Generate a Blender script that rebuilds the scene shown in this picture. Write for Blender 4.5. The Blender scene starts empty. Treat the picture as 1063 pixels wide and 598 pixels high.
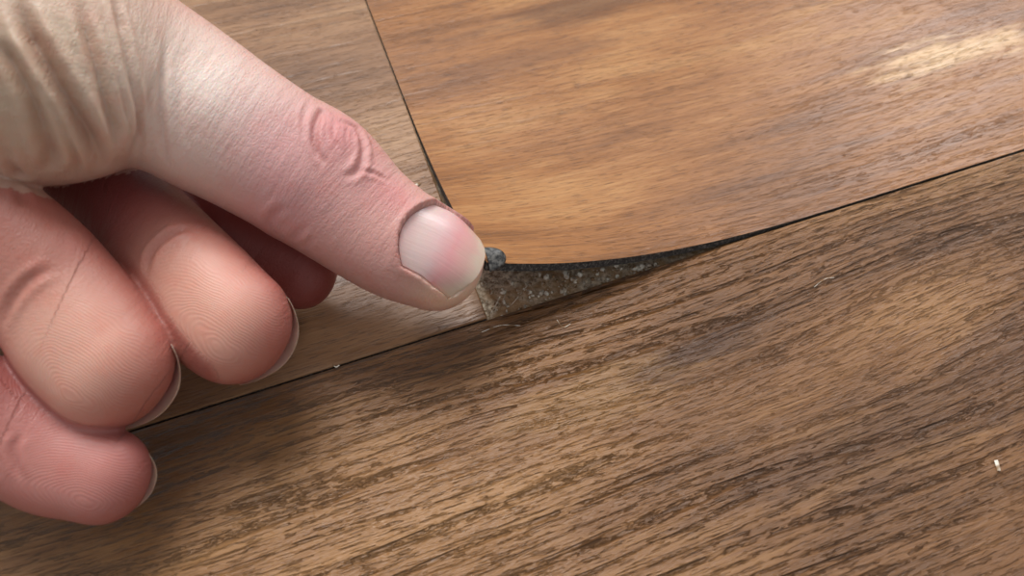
import bpy, bmesh, math, random
import numpy as np
from mathutils import Vector
from mathutils.bvhtree import BVHTree
# All modelling coordinates below are world centimetres (x right, y away, z up); S converts to metres.
S=0.01
random.seed(3); np.random.seed(3)
scn=bpy.context.scene
scn.view_settings.view_transform='Standard'
# ---------- node helpers
def newmat(name):
    m=bpy.data.materials.new(name); m.use_nodes=True
    nt=m.node_tree; b=nt.nodes['Principled BSDF']
    return m,nt,b
def N(nt,t,**k):
    n=nt.nodes.new(t)
    for a,v in k.items(): setattr(n,a,v)
    return n
def L(nt,a,b): nt.links.new(a,b)
def noise(nt,vec,scale,detail=2,rough=.5,dist=0):
    mp=N(nt,'ShaderNodeMapping'); mp.inputs['Scale'].default_value=scale[:3]
    if len(scale)>3: mp.inputs['Location'].default_value=(scale[3],scale[3]*.7,0)
    L(nt,vec,mp.inputs['Vector'])
    n=N(nt,'ShaderNodeTexNoise'); n.inputs['Scale'].default_value=1; n.inputs['Detail'].default_value=detail
    n.inputs['Roughness'].default_value=rough; n.inputs['Distortion'].default_value=dist
    L(nt,mp.outputs[0],n.inputs['Vector']); return n.outputs['Fac']
def rng(nt,x,a,b,c=0,d=1,smooth=False):
    n=N(nt,'ShaderNodeMapRange'); n.inputs[1].default_value=a;n.inputs[2].default_value=b;n.inputs[3].default_value=c;n.inputs[4].default_value=d
    if smooth:n.interpolation_type='SMOOTHSTEP'
    L(nt,x,n.inputs[0]); return n.outputs[0]
def mth(nt,op,a,b=None):
    n=N(nt,'ShaderNodeMath',operation=op)
    for i,x in enumerate((a,b)):
        if x is None: continue
        if isinstance(x,(int,float)): n.inputs[i].default_value=x
        else: L(nt,x,n.inputs[i])
    return n.outputs[0]
def mix(nt,f,a,b,mode='MIX'):
    n=N(nt,'ShaderNodeMix',data_type='RGBA',blend_type=mode)
    if isinstance(f,(int,float)): n.inputs[0].default_value=f
    else: L(nt,f,n.inputs[0])
    for i,x in ((6,a),(7,b)):
        if isinstance(x,tuple): n.inputs[i].default_value=x if len(x)==4 else x+(1,)
        else: L(nt,x,n.inputs[i])
    return n.outputs[2]
def srgb(r,g,b):
    f=lambda c:(c/255/12.92) if c/255<.04045 else ((c/255+.055)/1.055)**2.4
    return (f(r),f(g),f(b),1)
# ---------- wood
def wood(name,dark,mid,light,seed,tick=1.0,bump=.0003,rough=.42,lines=1.0,gcol=.45,dashes=.4,bigw=.5,patches=()):
    m,nt,b=newmat(name)
    tc=N(nt,'ShaderNodeTexCoord'); mp=N(nt,'ShaderNodeMapping'); mp.inputs['Scale'].default_value=(100,100,0); mp.inputs['Location'].default_value=(seed*13.7,seed*5.3,0)
    L(nt,tc.outputs['Object'],mp.inputs[0]); v=mp.outputs[0]
    w=noise(nt,v,(.07,.16,1),1,.5); wv=N(nt,'ShaderNodeCombineXYZ'); L(nt,mth(nt,'MULTIPLY',mth(nt,'SUBTRACT',w,.5),1.3),wv.inputs[1])
    va=N(nt,'ShaderNodeVectorMath',operation='ADD'); L(nt,v,va.inputs[0]); L(nt,wv.outputs[0],va.inputs[1]); v=va.outputs[0]
    big=noise(nt,v,(.13,.36,1),3,.5)
    streak=noise(nt,v,(.16,2.2,1),5,.65)
    fine=noise(nt,v,(1.0,26,1),4,.7)
    f=mth(nt,'ADD',mth(nt,'MULTIPLY',big,bigw),mth(nt,'ADD',mth(nt,'MULTIPLY',streak,.28),mth(nt,'MULTIPLY',fine,.72-bigw)))
    f=mth(nt,'ADD',f,.04)
    cr=N(nt,'ShaderNodeValToRGB'); L(nt,f,cr.inputs[0]); e=cr.color_ramp.elements
    e[0].position=.40;e[0].color=dark;e[1].position=.68;e[1].color=light
    x=e.new(.54); x.color=mid
    sep=N(nt,'ShaderNodeSeparateXYZ'); L(nt,v,sep.inputs[0])
    def rings(freq,amp,sc,off):
        ph=mth(nt,'ADD',mth(nt,'MULTIPLY',sep.outputs[1],freq),mth(nt,'MULTIPLY',noise(nt,v,(sc[0],sc[1],1,off),3,.55),amp))
        return mth(nt,'SINE',mth(nt,'MULTIPLY',ph,6.2832))
    brk=noise(nt,v,(1.8,9,1,3.1),4,.7); brl=noise(nt,v,(.12,.4,1,8.1),2,.5)
    r1=rng(nt,rings(1.3,3.2,(.06,.45),1.7),.74,.98,0,1,True)
    r2=rng(nt,rings(3.4,3.5,(.09,.8),5.9),.80,.98,0,1,True)
    br=rng(nt,brk,.46,.54,.0,1,True)
    ln=mth(nt,'MULTIPLY',mth(nt,'MAXIMUM',r1,mth(nt,'MULTIPLY',r2,.75)),mth(nt,'ADD',mth(nt,'MULTIPLY',br,.85),.15))
    ln=mth(nt,'MULTIPLY',ln,rng(nt,brl,.38,.56,.15,1,True))
    tk=noise(nt,v,(1.7,17,1),3,.6); t1=rng(nt,tk,.43,.37,0,1,True)
    t1=mth(nt,'MULTIPLY',t1,rng(nt,brl,.38,.6,.35,1))
    grooves=mth(nt,'MAXIMUM',mth(nt,'MULTIPLY',ln,lines),mth(nt,'MULTIPLY',t1,tick))
    fl=noise(nt,v,(2.6,34,1,2.2),2,.5); t2=rng(nt,fl,.42,.34,0,1,True)
    base=cr.outputs[0]
    # pale / dark patches in the base colour at given plank positions (cm)
    for (px,py,sx,sy,colr,amt) in patches:
        mq=N(nt,'ShaderNodeMapping'); mq.inputs['Scale'].default_value=(100/sx,100/sy,0); mq.inputs['Location'].default_value=(-px/sx,-py/sy,0)
        L(nt,tc.outputs['Object'],mq.inputs[0]); ln_=N(nt,'ShaderNodeVectorMath',operation='LENGTH'); L(nt,mq.outputs[0],ln_.inputs[0])
        q=mth(nt,'ADD',ln_.outputs['Value'],mth(nt,'MULTIPLY',mth(nt,'SUBTRACT',noise(nt,v,(.5,2.6,1,px),4,.65),.5),2.2))
        base=mix(nt,rng(nt,q,1.0,.2,0,amt,True),base,colr)
    col=mix(nt,mth(nt,'MULTIPLY',grooves,gcol),base,tuple(c*.35 for c in dark[:3]))
    col=mix(nt,mth(nt,'MULTIPLY',t2,dashes),col,tuple(c*.5 for c in dark[:3]))
    L(nt,col,b.inputs['Base Color'])
    h=mth(nt,'SUBTRACT',mth(nt,'MULTIPLY',fine,.25),mth(nt,'ADD',grooves,mth(nt,'MULTIPLY',t2,.15)))
    bp=N(nt,'ShaderNodeBump'); bp.inputs['Strength'].default_value=1; bp.inputs['Distance'].default_value=bump; L(nt,h,bp.inputs['Height']); L(nt,bp.outputs[0],b.inputs['Normal'])
    L(nt,rng(nt,streak,.3,.7,rough-.05,rough+.08),b.inputs['Roughness'])
    return m
wA=wood('wood_foreground',srgb(82,53,31),srgb(130,89,52),srgb(168,123,76),3.3,.75,.0009,.27,1.0,.38,.3,.50,
  patches=((5,-4.6,4.5,1.2,srgb(74,46,28),.55),(9.5,-4.0,4,1.0,srgb(78,48,28),.5),(1.0,-2.2,2.2,.7,srgb(178,134,84),.45),(-2,-3.4,4,.9,srgb(160,116,72),.35)))  # dark patches towards the right, pale ones in the middle and left
wB=wood('wood_lifted',srgb(102,65,37),srgb(156,104,58),srgb(190,142,90),7,.5,.00018,.36,.45,.45,.5,.42,
  patches=((13,3.3,2.8,.8,srgb(228,188,140),.8),(5.9,8.3,4.5,.9,srgb(92,58,36),.7),(3.5,6.8,3,.7,srgb(112,72,44),.5),(14,6.5,4,.8,srgb(104,68,42),.5)))  # first, pale patch paints window glare into the colour; dark ones are grain figure
wC=wood('wood_left',srgb(98,68,46),srgb(142,104,72),srgb(174,136,100),4,.5,.0002,.36,.5,.45,.5,.5)
core,nt,b=newmat('vinyl_core'); tc=N(nt,'ShaderNodeTexCoord'); n=noise(nt,tc.outputs['Object'],(2500,2500,2500),4,.7)
L(nt,mix(nt,rng(nt,n,.5,.75),srgb(40,38,37),srgb(140,136,130)),b.inputs['Base Color']); b.inputs['Roughness'].default_value=.8
sub,nt,b=newmat('subfloor_dirt'); tc=N(nt,'ShaderNodeTexCoord'); n=noise(nt,tc.outputs['Object'],(700,700,700),7,.75); n2=noise(nt,tc.outputs['Object'],(240,240,240),3,.5)
c=mix(nt,rng(nt,n,.40,.60),srgb(140,114,88),srgb(255,238,212)); c=mix(nt,rng(nt,n2,.42,.62,0,.8),c,srgb(196,154,110)); L(nt,c,b.inputs['Base Color']); b.inputs['Roughness'].default_value=.95
bp=N(nt,'ShaderNodeBump'); bp.inputs['Distance'].default_value=.0005; L(nt,n,bp.inputs['Height']); L(nt,bp.outputs[0],b.inputs['Normal'])
# ---------- floor
C0=np.array([-.409,8.69,0]); AA=math.radians(21.3)
def mkobj(name,verts,faces,mats,loc=(0,0,0),rot=0,smooth=False,fm=None,parent=None):
    me=bpy.data.meshes.new(name); me.from_pydata([tuple(v) for v in verts],[],faces); me.update()
    for m in mats: me.materials.append(m)
    if fm is not None: me.polygons.foreach_set('material_index',fm)
    if smooth: me.polygons.foreach_set('use_smooth',[True]*len(me.polygons))
    o=bpy.data.objects.new(name,me); scn.collection.objects.link(o); o.location=loc; o.rotation_euler=(0,0,rot)
    if parent: o.parent=parent
    return o
SH=.052; TK=.14
def plank(name,x0,x1,y0,y1,mat,hfun=None,nx=1,ny=1):
    pw=lambda a,b,n,p:[a+(b-a)*((i/n)**p) for i in range(n+1)]
    xs=pw(x0,x1,nx,2.2 if hfun else 1); ys=pw(y0,y1,ny,2 if hfun else 1)
    V=[];F=[];M=[]
    idx={}
    for k in (0,1):
        for j,y in enumerate(ys):
            for i,x in enumerate(xs):
                z=hfun(x,y) if hfun else 0
                xx=x+SH*y; 
                nx_,ny_=0,0
                if hfun:
                    e=.01; nx_=-(hfun(x+e,y)-z)/e; ny_=-(hfun(x,y+e)-z)/e
                d=TK*k
                il=1/math.sqrt(1+nx_**2+ny_**2)
                idx[k,i,j]=len(V); V.append(((xx-nx_*il*d)*S,(y-ny_*il*d)*S,(z-d*il)*S))
    for j in range(ny):
        for i in range(nx):
            F.append((idx[0,i,j],idx[0,i+1,j],idx[0,i+1,j+1],idx[0,i,j+1]));M.append(0)
            F.append((idx[1,i,j],idx[1,i,j+1],idx[1,i+1,j+1],idx[1,i+1,j]));M.append(1)
    for i in range(nx):
        F.append((idx[0,i,0],idx[1,i,0],idx[1,i+1,0],idx[0,i+1,0]));M.append(1)
        F.append((idx[0,i,ny],idx[0,i+1,ny],idx[1,i+1,ny],idx[1,i,ny]));M.append(1)
    for j in range(ny):
        F.append((idx[0,0,j],idx[0,0,j+1],idx[1,0,j+1],idx[1,0,j]));M.append(1)
        F.append((idx[0,nx,j],idx[1,nx,j],idx[1,nx,j+1],idx[0,nx,j+1]));M.append(1)
    o=mkobj(name,V,F,[mat,core],tuple(C0*S),AA,False,M)
    if hfun:
        o.data.polygons.foreach_set('use_smooth',[m==0 for m in M])
        o.modifiers.new('e','EDGE_SPLIT').split_angle=math.radians(40)
    else:
        bv=o.modifiers.new('b','BEVEL'); bv.width=.0003; bv.segments=2; bv.material=0
    return o
def lift(x,y):
    q=1-(x/8.2+max(y,0)/7.5)
    return 1.55*q**2.8 if q>0 else 0
plank('vinyl_floor_plank',-40,50,-18,-.02,wA)
plank('vinyl_floor_plank',-45,-.03,.02,18,wC)
plank('lifted_vinyl_floor_plank',.0,50,.03,18,wB,lift,150,90)
plank('vinyl_floor_plank',-30,60,18.05,36,wA)
plank('vinyl_floor_plank',-50,60,-36,-18.05,wC)
z0=-TK*S-.0001
mkobj('floor',[(-.7,-.7,z0),(.8,-.7,z0),(.8,.8,z0),(-.7,.8,z0),(-.7,-.7,-.02),(.8,-.7,-.02),(.8,.8,-.02),(-.7,.8,-.02)],[(0,1,2,3),(7,6,5,4),(0,4,5,1),(1,5,6,2),(2,6,7,3),(3,7,4,0)],[sub])
# ---------- hand: joint chains (x,y,z,radius) in cm
ch={
'thumb':[(-8.31,10.45,5.00,2.32),(-6.52,10.03,4.60,1.95),(-5.41,10.12,4.00,1.33),(-4.57,9.91,3.50,1.19),(-3.81,9.69,3.05,1.13),(-3.17,9.52,2.65,1.15),(-2.45,9.11,2.20,1.00),(-1.83,8.81,1.90,.93),(-1.26,8.67,1.65,.85),(-.53,8.47,1.40,.76)],
'index':[(-9.94,11.43,2.80,1.01),(-7.99,10.86,2.20,.88),(-6.45,10.17,1.70,.85),(-5.24,9.51,1.30,.84),(-4.24,9.22,1.00,.74),(-3.10,8.82,.85,.60)],
'middle':[(-10.35,10.93,3.4,.95),(-8.87,10.56,2.9,.90),(-7.79,10.39,2.3,.91),(-6.75,9.65,2.05,.91),(-5.69,8.64,2.0,.90),(-4.87,7.79,2.0,.92),(-4.25,7.22,1.9,.90),(-3.49,6.77,1.75,.81)],
'ring':[(-10.20,9.30,3.8,.95),(-8.85,8.59,3.6,.95),(-7.61,7.92,3.3,.91),(-6.93,7.49,2.95,.91),(-6.55,7.15,2.6,.94),(-6.10,6.65,2.3,.97),(-5.70,6.27,2.1,.92),(-5.09,5.79,1.95,.81)],
'little':[(-10.53,7.46,3.3,.81),(-9.00,6.59,2.9,.77),(-7.84,5.88,2.3,.74),(-7.20,5.58,1.75,.77),(-6.56,5.24,1.4,.76),(-5.96,5.09,1.25,.70),(-5.20,4.88,1.1,.61)],
'palm':[(-17.53,17.76,6.0,2.76),(-12.32,13.04,5.4,2.49),(-10.25,11.30,4.6,2.48),(-8.60,10.35,4.4,1.74)],
'palm_heel':[(-13.44,12.57,5.0,2.34),(-11.26,9.79,4.3,2.13),(-9.95,8.30,3.6,1.79)]}
PADN=np.array([0,-.6157,.788])
ups={'thumb':np.array([0,-.25,1.]),'palm':np.array([0,-.2,1.]),'palm_heel':np.array([0,-.2,1.])}
thk={'thumb':.84,'index':.85,'palm':.8,'palm_heel':.7}
def cr(P,n):
    P=np.array(P); out=[]
    Q=np.vstack([2*P[0]-P[1],P,2*P[-1]-P[-2]])
    for i in range(1,len(Q)-2):
        for k in range(n):
            t=k/n; a,b_,c_,d=Q[i-1],Q[i],Q[i+1],Q[i+2]
            out.append(.5*((2*b_)+(-a+c_)*t+(2*a-5*b_+4*c_-d)*t*t+(-a+3*b_-3*c_+d)*t**3))
    out.append(P[-1]); return np.array(out)
class Tube:
    def __init__(s,pts,up,th,tipk=1.0):
        D=cr(pts,24); seg=np.linalg.norm(np.diff(D[:,:3],axis=0),axis=1); a=np.concatenate([[0],np.cumsum(seg)])
        s.L=a[-1]; s.D=D; s.a=a; s.up=up/np.linalg.norm(up); s.th=th; s.tip=D[-1,3]*tipk; s._l=None
        s.sx=np.linspace(0,s.L,200); fr=[s.frame(x) for x in s.sx]
        s.P=np.array([f[0] for f in fr]);s.T=np.array([f[1] for f in fr]);s.N=np.array([f[2] for f in fr]);s.B=np.array([f[3] for f in fr]);s.R=np.array([f[4] for f in fr])
    def frame(s,x):
        xc=min(max(x,0),s.L); c=np.array([np.interp(xc,s.a,s.D[:,k]) for k in range(4)])
        e=.08; c1=np.array([np.interp(min(xc+e,s.L),s.a,s.D[:,k]) for k in range(3)]); c0=np.array([np.interp(max(xc-e,0),s.a,s.D[:,k]) for k in range(3)])
        T=c1-c0; T/=np.linalg.norm(T); Nn=s.up-T*np.dot(s.up,T); Nn/=np.linalg.norm(Nn); B=np.cross(T,Nn)
        p=c[:3]+T*(x-xc); return p,T,Nn,B,c[3]
    def pt(s,x,ang,off=0,taper=True):
        p,T,Nn,B,r=s.frame(x)
        k=1.0
        if taper and x>s.L-s.tip: k=math.sqrt(max(0,1-((x-(s.L-s.tip))/s.tip)**2.5))
        if taper and x<r*.8: k=math.sqrt(max(0,1-((r*.8-x)/(r*.8))**2))
        ca,sa=math.cos(ang),math.sin(ang); ex=2/2.25
        ca=math.copysign(abs(ca)**ex,ca); sa=math.copysign(abs(sa)**ex,sa)
        return p+B*(r*k+off)*ca+Nn*(r*s.th*k+off)*sa
    def mesh(s,V,F,nr=70,ns=40):
        xs=list(np.linspace(0,s.L-s.tip,nr))[:-1]+[s.L-s.tip+s.tip*math.sin(q) for q in np.linspace(0,math.pi/2,16)]
        xs=sorted(set(list(np.linspace(0,.5,10))+xs))
        base=len(V)
        for x in xs[1:-1]:
            for j in range(ns): V.append(s.pt(x,2*math.pi*j/ns))
        n=len(xs)-2
        for i in range(n-1):
            for j in range(ns):
                a=base+i*ns+j;b_=base+i*ns+(j+1)%ns; F.append((a,b_,b_+ns,a+ns))
        V.append(s.pt(xs[0],0,0)); V.append(s.frame(s.L)[0]); c0=len(V)-2;c1=len(V)-1
        for j in range(ns):
            F.append((base+(j+1)%ns,base+j,c0)); F.append((base+(n-1)*ns+j,base+(n-1)*ns+(j+1)%ns,c1))
    def local(s,co):
        if s._l is not None: return s._l
        out=np.zeros((len(co),5))
        P2=(s.P**2).sum(1)
        for i in range(0,len(co),20000):
            c=co[i:i+20000]; d=P2[None]-2*c@s.P.T; k=d.argmin(1)
            v=c-s.P[k]; out[i:i+20000,0]=s.sx[k]+(v*s.T[k]).sum(1); out[i:i+20000,1]=(v*s.B[k]).sum(1); out[i:i+20000,2]=(v*s.N[k]).sum(1); out[i:i+20000,3]=s.R[k]; out[i:i+20000,4]=np.linalg.norm(v,axis=1)/s.R[k]
        s._l=out
        return out
tubes={k:Tube(v,ups.get(k,PADN),thk.get(k,.88)) for k,v in ch.items()}
V=[];F=[]
for t in tubes.values(): t.mesh(V,F)
me=bpy.data.meshes.new('h'); me.from_pydata([tuple(v) for v in V],[],F); me.update()
bm=bmesh.new(); bm.from_mesh(me); bmesh.ops.recalc_face_normals(bm,faces=bm.faces); bm.to_mesh(me); bm.free()
ho=bpy.data.objects.new('tmp',me); scn.collection.objects.link(ho)
r=ho.modifiers.new('r','REMESH'); r.mode='VOXEL'; r.voxel_size=.033
sm=ho.modifiers.new('s','SMOOTH'); sm.factor=.5; sm.iterations=8
dg=bpy.context.evaluated_depsgraph_get(); ev=ho.evaluated_get(dg); hm=bpy.data.meshes.new_from_object(ev)
bpy.data.objects.remove(ho)
nv=len(hm.vertices)
co=np.zeros(nv*3); hm.vertices.foreach_get('co',co); co=co.reshape(-1,3)
a_=np.zeros(nv*3); hm.vertices.foreach_get('normal',a_); nr=a_.reshape(-1,3)
bvh=BVHTree.FromPolygons([tuple(v) for v in co],[tuple(p.vertices) for p in hm.polygons])
def P3(t):   # point list in 1/100 cm, snapped on the skin surface
    return np.array(bvh.find_nearest(Vector(t)*.01)[0])
def polydist(pts):
    P=cr(pts,12); lo=P.min(0)-.5; hi=P.max(0)+.5
    m=np.where(((co>lo)&(co<hi)).all(1))[0]; c=co[m]; best=np.full(len(m),9.);tt=np.zeros(len(m))
    for i in range(len(P)-1):
        a,b_=P[i],P[i+1]; ab=b_-a; t=np.clip(((c-a)@ab)/(ab@ab+1e-9),0,1); q=a+t[:,None]*ab; d=np.linalg.norm(c-q,axis=1)
        u=d<best; best[u]=d[u]; tt[u]=(i+t[u])/(len(P)-1)
    return m,best,tt
disp=np.zeros(nv); occ=np.zeros(nv)
def crease(pts,w,depth,bulge=0,red=.0):
    m,d,t=polydist([P3(p) for p in pts])
    env=np.clip(np.minimum(t,1-t)*4,0,1)
    disp[m]+=env*(-depth*np.exp(-(d/w)**2)+bulge*np.exp(-((d-2.2*w)/(1.1*w))**2))
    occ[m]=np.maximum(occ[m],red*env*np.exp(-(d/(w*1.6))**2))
def swell(p,rad,h):
    p=P3(p); d2=((co-p)**2).sum(1); disp[:]+=h*np.exp(-d2/rad**2)
# folds over the thumb base
crease([(-585,857,379),(-568,840,442),(-572,843,493),(-586,860,538),(-612,897,585),(-628,933,611)],.09,.15,.08,.45)
crease([(-576,874,366),(-543,858,461),(-543,884,520),(-553,916,557),(-570,962,590)],.07,.09,.05,.2)
crease([(-551,896,350),(-527,890,433),(-516,908,502),(-529,965,553),(-539,996,571)],.05,.055,.035,.15)
crease([(-505,880,365),(-498,900,424),(-495,933,466),(-491,994,503)],.05,.045,.025,.1)
crease([(-640,800,395),(-620,819,444),(-613,832,515),(-632,862,567),(-647,876,585)],.08,.10,.06,.3)
crease([(-669,776,385),(-679,819,408),(-665,811,485)],.07,.07,.04,.2)
crease([(-616,845,376),(-593,829,438),(-592,834,498),(-604,851,540)],.04,.04,.02,.15)
crease([(-542,874,412),(-527,877,478),(-532,911,531)],.03,.02,.01,.08)
crease([(-470,888,399),(-474,917,436),(-470,957,464)],.04,.015,.008,.03)
swell((-439,944,440),.55,.05); swell((-266,963,355),.35,.035)
# thumb knuckle
crease([(-291,984,369),(-294,994,370),(-299,954,370),(-294,922,357),(-281,905,341)],.045,.045,.02,.4)
crease([(-278,981,362),(-248,992,341),(-232,959,331),(-236,917,322),(-257,895,322)],.05,.04,.03,.4)
crease([(-276,992,361),(-274,954,358),(-263,931,345)],.03,.016,.01,.2)
crease([(-259,992,349),(-257,955,348),(-250,931,337)],.025,.012,.008,.2)
crease([(-316,1026,374),(-316,967,382),(-312,932,369)],.035,.015,.01,.15)
crease([(-236,914,321),(-214,922,309),(-192,921,293)],.035,.02,.012,.25)
crease([(-386,842,255),(-367,848,287),(-339,853,312)],.06,.03,.02,.25)
crease([(-355,836,235),(-334,838,259),(-312,841,282)],.05,.018,.012,.15)
crease([(-335,830,225),(-317,832,248),(-302,832,262)],.04,.012,.01,.1)
# finger joints
crease([(-540,754,261),(-533,788,277),(-511,814,286),(-482,834,282)],.06,.04,.03,.35)
crease([(-686,638,297),(-672,661,322),(-648,684,340),(-619,708,343)],.06,.03,.03,.25)
crease([(-657,469,180),(-663,498,206),(-659,521,218)],.05,.03,.02,.25)
co2=co+nr*disp[:,None]
# thumb nail surface
tt=tubes['thumb']; NA=math.radians(8)
nx0,nx1=tt.L-1.50,tt.L-.06
def nailpt(u,v,off=0):
    xc=nx0+.26*u*u-.04*u; xe=nx1-.32*abs(u)**2.4
    x=xc+(xe-xc)*v
    p,T,Nn,B,r=tt.frame(x); R0=float(np.interp(tt.L-1.1,tt.sx,tt.R))
    wn=R0*(.80-.05*v)*(1-.10*(1-v)**2)
    b_=(u*wn)-.02
    nh=R0*tt.th*(math.sqrt(max(0,1-(abs(b_)/(R0*1.03))**2.3)))-.05-.32*max(0,(v-.25)/.75)**2
    bb=b_*math.cos(NA)-nh*math.sin(NA); nn=nh*math.cos(NA)+b_*math.sin(NA)
    return p+B*bb+Nn*(nn+off)
loc=tt.local(co)
near=np.where((loc[:,0]>tt.L-2.2)&(loc[:,4]<1.5))[0]
G=[(u,v) for u in np.linspace(-1,1,36) for v in np.linspace(0,1,50)]
GP=np.array([nailpt(u,v) for u,v in G])
_,Tn,Nn_,Bn,_r=tt.frame(tt.L-.7)
Nn_t=Nn_*math.cos(NA)-Bn*math.sin(NA)
edge=np.array([nailpt(u,0) for u in np.linspace(-1,1,40)]+[nailpt(s_,v) for s_ in(-1,1) for v in np.linspace(0,.85,40)])
for i in near:
    c=co2[i]
    if nr[i]@Nn_t<-.15: continue
    rel=GP-c; hgt=rel@Nn_t; lat=rel-hgt[:,None]*Nn_t; dl=(lat**2).sum(1); k=dl.argmin()
    if dl[k]<.035**2:
        if hgt[k]<.03: co2[i]=c+Nn_t*(hgt[k]-.03)
    else:
        de=math.sqrt(((edge-c)**2).sum(1).min())
        co2[i]=c+nr[i]*(.03*math.exp(-((de-.08)/.09)**2))
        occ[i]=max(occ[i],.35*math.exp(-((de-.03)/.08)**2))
# ---------- skin pigment per vertex, with shade below the thumb painted in
def lin(c): return np.array(srgb(*c)[:3])
tint=np.tile(lin((206,158,148)),(nv,1))
def blob(p,rad,c,s=1.0):
    global tint
    p=P3(p)
    w=s*np.exp(-(((co-p)**2).sum(1))/(rad*rad)); tint=tint*(1-w[:,None])+lin(c)*w[:,None]
blob((-603,854,544),2.2,(192,168,142),.95); blob((-542,864,488),1.3,(208,186,164),.8)
blob((-439,944,440),1.0,(242,226,214),.95); blob((-473,888,399),.7,(228,202,190),.7)
blob((-351,912,377),.9,(212,160,160),.7); blob((-334,851,308),.8,(208,152,152),.7)
blob((-266,963,355),.5,(208,134,136),.7); blob((-225,909,311),.5,(216,158,156),.6); blob((-182,896,283),.35,(212,138,136),.7); blob((-201,823,252),.4,(214,158,150),.6)
blob((-254,815,239),.6,(216,160,152),.6)
blob((-109,788,170),.45,(236,204,178),.85); blob((-65,821,151),.35,(238,210,184),.85)
for k,c1,c2 in (('middle',(174,106,96),(224,168,148)),('ring',(178,110,98),(228,174,154)),('little',(162,96,90),(204,138,128)),('index',(138,68,64),(156,82,76))):  # index colours darkened: shade under the thumb is painted into them
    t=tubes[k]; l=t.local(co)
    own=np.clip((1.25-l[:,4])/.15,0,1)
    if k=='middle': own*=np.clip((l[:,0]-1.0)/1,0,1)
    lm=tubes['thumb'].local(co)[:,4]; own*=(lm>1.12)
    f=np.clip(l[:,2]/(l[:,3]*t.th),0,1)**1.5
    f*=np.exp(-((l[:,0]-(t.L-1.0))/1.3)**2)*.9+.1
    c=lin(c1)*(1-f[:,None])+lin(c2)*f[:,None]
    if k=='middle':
        g=np.clip((t.L-2.4-l[:,0])/1.0,0,1)[:,None]; c=c*(1-g)+lin((150,80,76))*g  # shade between thumb and fingers painted onto the middle finger's base
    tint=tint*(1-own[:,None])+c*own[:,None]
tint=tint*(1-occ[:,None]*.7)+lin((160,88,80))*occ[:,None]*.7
phase=np.zeros(nv); pm=np.zeros(nv)
for k,cb in (('middle',.25),('ring',.3),('little',.2)):
    t=tubes[k]; l=t.local(co); own=(l[:,4]<1.2)&(l[:,0]>t.L-2.2)
    q=np.sqrt((l[:,0]-(t.L-.55))**2*.5+(l[:,1]-cb)**2*1.6+.03)
    phase[own]=q[own]; pm[own]=np.clip((l[own,0]-(t.L-2.1))/.9,0,1)*np.clip(l[own,2]/(.6*l[own,3]),0,1)
hm.vertices.foreach_set('co',(co2*S).ravel())
at=hm.attributes.new('tint','FLOAT_COLOR','POINT'); at.data.foreach_set('color',np.hstack([tint,np.ones((nv,1))]).ravel().astype(np.float32))
at=hm.attributes.new('phase','FLOAT','POINT'); at.data.foreach_set('value',phase.astype(np.float32))
at=hm.attributes.new('pmask','FLOAT','POINT'); at.data.foreach_set('value',pm.astype(np.float32))
at=hm.attributes.new('suv','FLOAT_VECTOR','POINT'); at.data.foreach_set('vector',np.stack([loc[:,0],loc[:,1],loc[:,2]],1).ravel().astype(np.float32))
skin,nt,b=newmat('skin')
A=lambda n:N(nt,'ShaderNodeAttribute',attribute_name=n)
tc=N(nt,'ShaderNodeTexCoord'); o_=tc.outputs['Object']
mot=noise(nt,o_,(260,260,260),3,.6); mot2=noise(nt,o_,(900,900,900),3,.6)
tcol=A('tint').outputs['Color']
c=mix(nt,rng(nt,mot,.5,.72,0,.5),tcol,mix(nt,1.0,tcol,(1,.80,.78),'MULTIPLY'))
c=mix(nt,rng(nt,mot2,.5,.75,0,.3),c,mix(nt,1.0,c,(1.06,.9,.87),'MULTIPLY'))
ph=A('phase').outputs['Fac']; pmk=A('pmask').outputs['Fac']
phn=mth(nt,'ADD',ph,mth(nt,'MULTIPLY',noise(nt,o_,(120,120,120),2,.5),.45))
rid=mth(nt,'SINE',mth(nt,'MULTIPLY',phn,6.2832/.044))
rid=mth(nt,'MULTIPLY',rid,pmk)
c=mix(nt,rng(nt,rid,0,-1,0,.09),c,mix(nt,1.0,c,(.85,.66,.62),'MULTIPLY'))
L(nt,c,b.inputs['Base Color']); b.inputs['Roughness'].default_value=.48
vor=N(nt,'ShaderNodeTexVoronoi',feature='DISTANCE_TO_EDGE'); vor.inputs['Scale'].default_value=1
mp=N(nt,'ShaderNodeMapping'); mp.inputs['Scale'].default_value=(20,12,12); L(nt,A('suv').outputs['Vector'],mp.inputs[0]); L(nt,mp.outputs[0],vor.inputs['Vector'])
cell=rng(nt,vor.outputs['Distance'],0,.22,0,1)
wr=noise(nt,A('suv').outputs['Vector'],(9,1.3,1.3),4,.6)
notp=mth(nt,'SUBTRACT',1,pmk)
hh=mth(nt,'MULTIPLY',mth(nt,'ADD',mth(nt,'MULTIPLY',cell,.25),mth(nt,'MULTIPLY',wr,2.6)),notp)
hh=mth(nt,'ADD',hh,mth(nt,'MULTIPLY',rid,.12)); hh=mth(nt,'ADD',hh,mth(nt,'MULTIPLY',mot2,.15))
bp=N(nt,'ShaderNodeBump'); bp.inputs['Distance'].default_value=.00014; bp.inputs['Strength'].default_value=.8; L(nt,hh,bp.inputs['Height']); L(nt,bp.outputs[0],b.inputs['Normal'])
b.inputs['Subsurface Weight'].default_value=.3; b.inputs['Subsurface Radius'].default_value=(1,.35,.2); b.inputs['Subsurface Scale'].default_value=.0012
hm.materials.clear(); hm.materials.append(skin)
hm.polygons.foreach_set('use_smooth',[True]*len(hm.polygons)); hm.update()
hand=bpy.data.objects.new('human_hand',hm); scn.collection.objects.link(hand)
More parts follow.
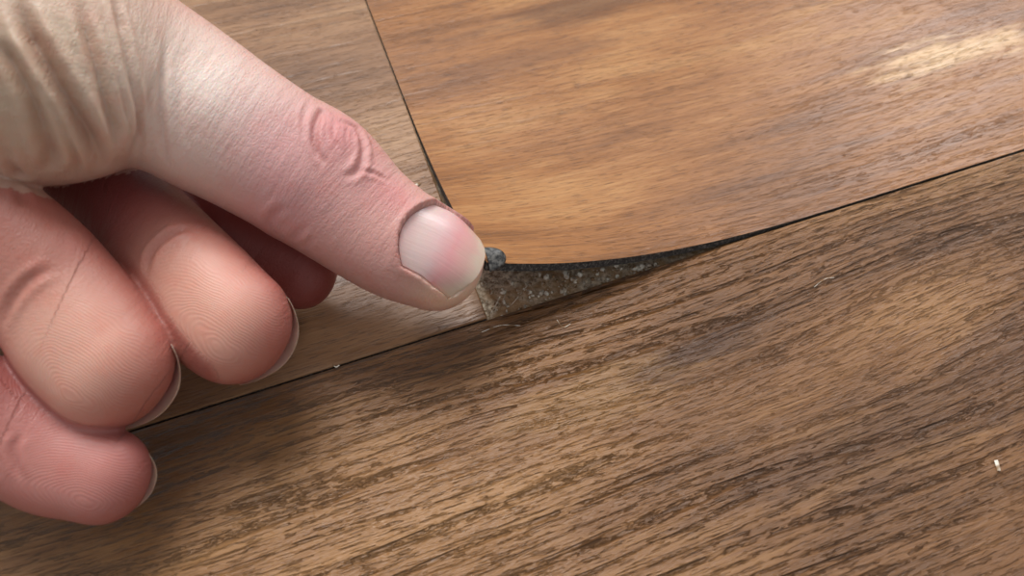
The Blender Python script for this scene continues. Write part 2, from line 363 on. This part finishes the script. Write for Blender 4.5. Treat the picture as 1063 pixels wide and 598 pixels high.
# fine hairs on the back of the thumb base
hairm,nt,b=newmat('fine_hair'); b.inputs['Base Color'].default_value=srgb(170,130,96); b.inputs['Roughness'].default_value=.5
cand=np.where((loc[:,0]>2.2)&(loc[:,0]<6.2)&(loc[:,4]<1.35)&(loc[:,2]>.0)&(nr[:,1]>.3)&(nr[:,2]>-.1))[0]
HV=[];HF=[]
for i in np.random.choice(cand,110,replace=False) if len(cand)>110 else []:
    p0=co2[i]; n0=nr[i]; T0=np.array([.8,-.1,-.3])+np.random.normal(0,.25,3); T0-=n0*(T0@n0); T0/=np.linalg.norm(T0)
    ln_=random.uniform(.15,.32); rr=.0022; sd=np.cross(n0,T0); base=len(HV)
    for k in range(5):
        q=k/4; p=p0+T0*ln_*q+n0*ln_*(.6*q-.25*q*q); w_=rr*(1-.8*q)
        HV+= [(p+sd*w_)*S,(p-sd*w_)*S,(p+n0*w_*1.4)*S]
        if k:
            b0=base+3*(k-1)
            for e_ in range(3): HF.append((b0+e_,b0+(e_+1)%3,b0+3+(e_+1)%3,b0+3+e_))
if HV: mkobj('fine_hairs',HV,HF,[hairm],parent=hand)
# nails
nailm,nt,b=newmat('nail'); tc=N(nt,'ShaderNodeTexCoord')
av=N(nt,'ShaderNodeAttribute',attribute_name='nv'); sp=N(nt,'ShaderNodeSeparateXYZ'); L(nt,av.outputs['Vector'],sp.inputs[0])
fz=mth(nt,'ADD',sp.outputs[1],mth(nt,'MULTIPLY',mth(nt,'SUBTRACT',noise(nt,av.outputs['Vector'],(2,2,1),2,.5),.5),.25))
rmp=N(nt,'ShaderNodeValToRGB'); L(nt,fz,rmp.inputs[0]); e=rmp.color_ramp.elements
e[0].position=0;e[0].color=srgb(208,172,168);e[1].position=1;e[1].color=srgb(216,192,172)
for p_,c_ in ((.15,(216,188,182)),(.4,(222,184,182)),(.62,(224,160,160)),(.82,(216,172,162)),(.93,(216,190,172))):
    x=e.new(p_); x.color=srgb(*c_)
L(nt,rmp.outputs[0],b.inputs['Base Color']); b.inputs['Roughness'].default_value=.3
ns_=noise(nt,av.outputs['Vector'],(14,1.2,1),3,.5); bp=N(nt,'ShaderNodeBump'); bp.inputs['Distance'].default_value=.00005; L(nt,ns_,bp.inputs['Height']); L(nt,bp.outputs[0],b.inputs['Normal'])
b.inputs['Subsurface Weight'].default_value=.2; b.inputs['Subsurface Scale'].default_value=.001
def plate(name,fn,nu,nvv,nrm,th=.035):
    V=[];F=[];UV=[]
    for k in (0,1):
        for j in range(nvv+1):
            for i in range(nu+1):
                u=-1+2*i/nu; v=j/nvv; V.append((fn(u,v)-nrm*th*k)*S); UV.append((u,v,0))
    st_=(nu+1)*(nvv+1); I=lambda k,i,j:k*st_+j*(nu+1)+i
    for j in range(nvv):
        for i in range(nu):
            F.append((I(0,i,j),I(0,i+1,j),I(0,i+1,j+1),I(0,i,j+1))); F.append((I(1,i,j),I(1,i,j+1),I(1,i+1,j+1),I(1,i+1,j)))
    for i in range(nu):
        F.append((I(0,i,0),I(1,i,0),I(1,i+1,0),I(0,i+1,0))); F.append((I(0,i,nvv),I(0,i+1,nvv),I(1,i+1,nvv),I(1,i,nvv)))
    for j in range(nvv):
        F.append((I(0,0,j),I(0,0,j+1),I(1,0,j+1),I(1,0,j))); F.append((I(0,nu,j),I(1,nu,j),I(1,nu,j+1),I(0,nu,j+1)))
    o=mkobj(name,V,F,[nailm],smooth=True,parent=hand)
    a=o.data.attributes.new('nv','FLOAT_VECTOR','POINT'); a.data.foreach_set('vector',np.array(UV,dtype=np.float32).ravel())
    o.modifiers.new('e','EDGE_SPLIT').split_angle=math.radians(50)
    return o
plate('thumb_nail',nailpt,30,40,Nn_t)
def fnail(k,ext=0,drop=.45,rd=.34):
    t=tubes[k]; R0=float(np.interp(t.L-.6,t.sx,t.R))
    def f(u,v):
        x=(t.L-1.1)+(1.1+ext-rd*abs(u)**2.2)*v
        p,T,Nn,B,r=t.frame(x)
        b_=u*R0*.86; nh=-R0*t.th*math.sqrt(max(0,1-(abs(b_)/(R0*1.02))**2.2))+drop*max(0,(v-.4)/.6)**1.5*0.6
        return p+B*b_+Nn*nh
    plate(k+'_nail',f,24,24,-t.frame(t.L-.5)[2]*1.0,.03)
for k in ('middle','ring','little'): fnail(k)
fnail('index',-.1)
# ---------- backing flake at the lifted corner
flm,nt,b=newmat('flake'); tc=N(nt,'ShaderNodeTexCoord'); n=noise(nt,tc.outputs['Object'],(1500,1500,1500),3,.6)
L(nt,mix(nt,rng(nt,n,.4,.65),srgb(40,40,40),srgb(108,106,102)),b.inputs['Base Color']); b.inputs['Roughness'].default_value=.4
V=[];F=[]
for k in (0,1):
    for i in range(25):
        a=math.pi*i/24; 
        for j,rr in enumerate((0,.5,.85,1)):
            V.append((rr*.22*math.cos(a)*S,rr*.34*math.sin(a)*S,(.06*(1-rr*rr)-.03*k+.01*math.cos(3*a)*rr)*S))
I=lambda k,i,j:k*100+i*4+j
for i in range(24):
    for j in range(3):
        F.append((I(0,i,j),I(0,i,j+1),I(0,i+1,j+1),I(0,i+1,j))); F.append((I(1,i,j),I(1,i+1,j),I(1,i+1,j+1),I(1,i,j+1)))
    F.append((I(0,i,3),I(1,i,3),I(1,i+1,3),I(0,i+1,3)))
fo=mkobj('peeled_backing_flake',V,F,[flm],loc=(-.42*S,8.80*S,1.51*S),smooth=True); fo.rotation_euler=(math.radians(-10),math.radians(22),math.radians(-75))
# ---------- debris
dm,nt,b=newmat('debris'); oi=N(nt,'ShaderNodeTexCoord'); n=noise(nt,oi.outputs['Object'],(700,700,700),1,.5)
L(nt,mix(nt,rng(nt,n,.4,.6),srgb(248,240,224),srgb(150,118,84)),b.inputs['Base Color']); b.inputs['Roughness'].default_value=.8
bm=bmesh.new()
def crumb(x,y,z,r):
    g=bmesh.ops.create_icosphere(bm,subdivisions=2,radius=r*S)
    sx,sy,sz=[random.uniform(.6,1.3) for _ in range(3)]
    for v in g['verts']:
        v.co=Vector((v.co.x*sx,v.co.y*sy,v.co.z*sz))*random.uniform(.8,1.2)+Vector((x,y,z))*S
def fib(pts,r):
    P=cr(np.array(pts)*.01,6); prev=None
    for i,p in enumerate(P):
        d=P[min(i+1,len(P)-1)]-P[max(i-1,0)]; d/=np.linalg.norm(d); s1=np.cross(d,[0,0,1.]); s1/=np.linalg.norm(s1)+1e-9; s2=np.cross(d,s1)
        ring=[bm.verts.new(Vector(tuple((p+r*(math.cos(a)*s1+math.sin(a)*s2))*S))) for a in (0,2.09,4.19)]
        if prev:
            for k in range(3): bm.faces.new((prev[k],prev[(k+1)%3],ring[(k+1)%3],ring[k]))
        prev=ring
ca,sa=math.cos(AA),math.sin(AA)
for i in range(170):
    x=random.uniform(0.03,3.5); y=random.uniform(.02,1.0*max(.15,1-x/4)); X,Y=C0[0]+x*ca-y*sa, C0[1]+x*sa+y*ca
    r=random.choice([.012,.015,.02,.03,.045]); crumb(X,Y,-TK+r*.5,r)
for x,y,r in ((1.03,9.73,.085),(1.16,9.64,.06),(.52,9.76,.05),(1.29,9.76,.045),(2.0,9.97,.04),(.78,9.71,.04)): crumb(x,y,-.08,r)
fib([(-43,879,-11),(-31,900,-6),(-22,919,-2)],.009); fib([(-34,887,-10),(-17,912,-5),(-10,942,-8)],.006); fib([(-54,837,1),(-20,851,2),(15,851,1)],.006)
fib([(-3,903,-10),(24,941,-7),(34,962,-10)],.005)
fib([(562,939,1),(585,957,2),(605,962,1)],.005); fib([(81,864,1),(91,847,1.5),(105,855,1)],.006)
fib([(772,587,1.5),(771,577,2),(770,569,1.5)],.03); fib([(-214,1209,1.5),(-201,1202,3),(-190,1211,1.5)],.03); fib([(-311,769,1),(-304,763,2),(-299,767,1)],.012)
me=bpy.data.meshes.new('dust_debris'); bm.to_mesh(me); bm.free(); me.materials.append(dm)
scn.collection.objects.link(bpy.data.objects.new('dust_debris',me))
# ---------- lights / camera
def area(name,loc,tgt,size,e,col=(1,1,1)):
    l=bpy.data.lights.new(name,'AREA'); l.size=size; l.energy=e; l.color=col
    o=bpy.data.objects.new(name,l); scn.collection.objects.link(o); o.location=loc
    o.rotation_euler=(Vector(tgt)-Vector(loc)).to_track_quat('-Z','Y').to_euler()
area('window_light',(-.14,.48,.78),(-.03,.1,0),.42,7.2,(1,.99,.975))
area('far_window_light',(.55,.85,.62),(.12,.16,0),.3,2.8,(.97,.98,1))
w=bpy.data.worlds.new('w'); scn.world=w; w.use_nodes=True; w.node_tree.nodes['Background'].inputs[0].default_value=(.98,.98,1,1); w.node_tree.nodes['Background'].inputs[1].default_value=.44
cd=bpy.data.cameras.new('cam'); cd.sensor_width=36; cd.lens=28.786; cd.clip_start=.005
cd.dof.use_dof=True; cd.dof.focus_distance=.146; cd.dof.aperture_fstop=24
cam=bpy.data.objects.new('camera',cd); scn.collection.objects.link(cam); cam.location=(0,0,.12); cam.rotation_euler=(math.radians(38),0,0); scn.camera=cam
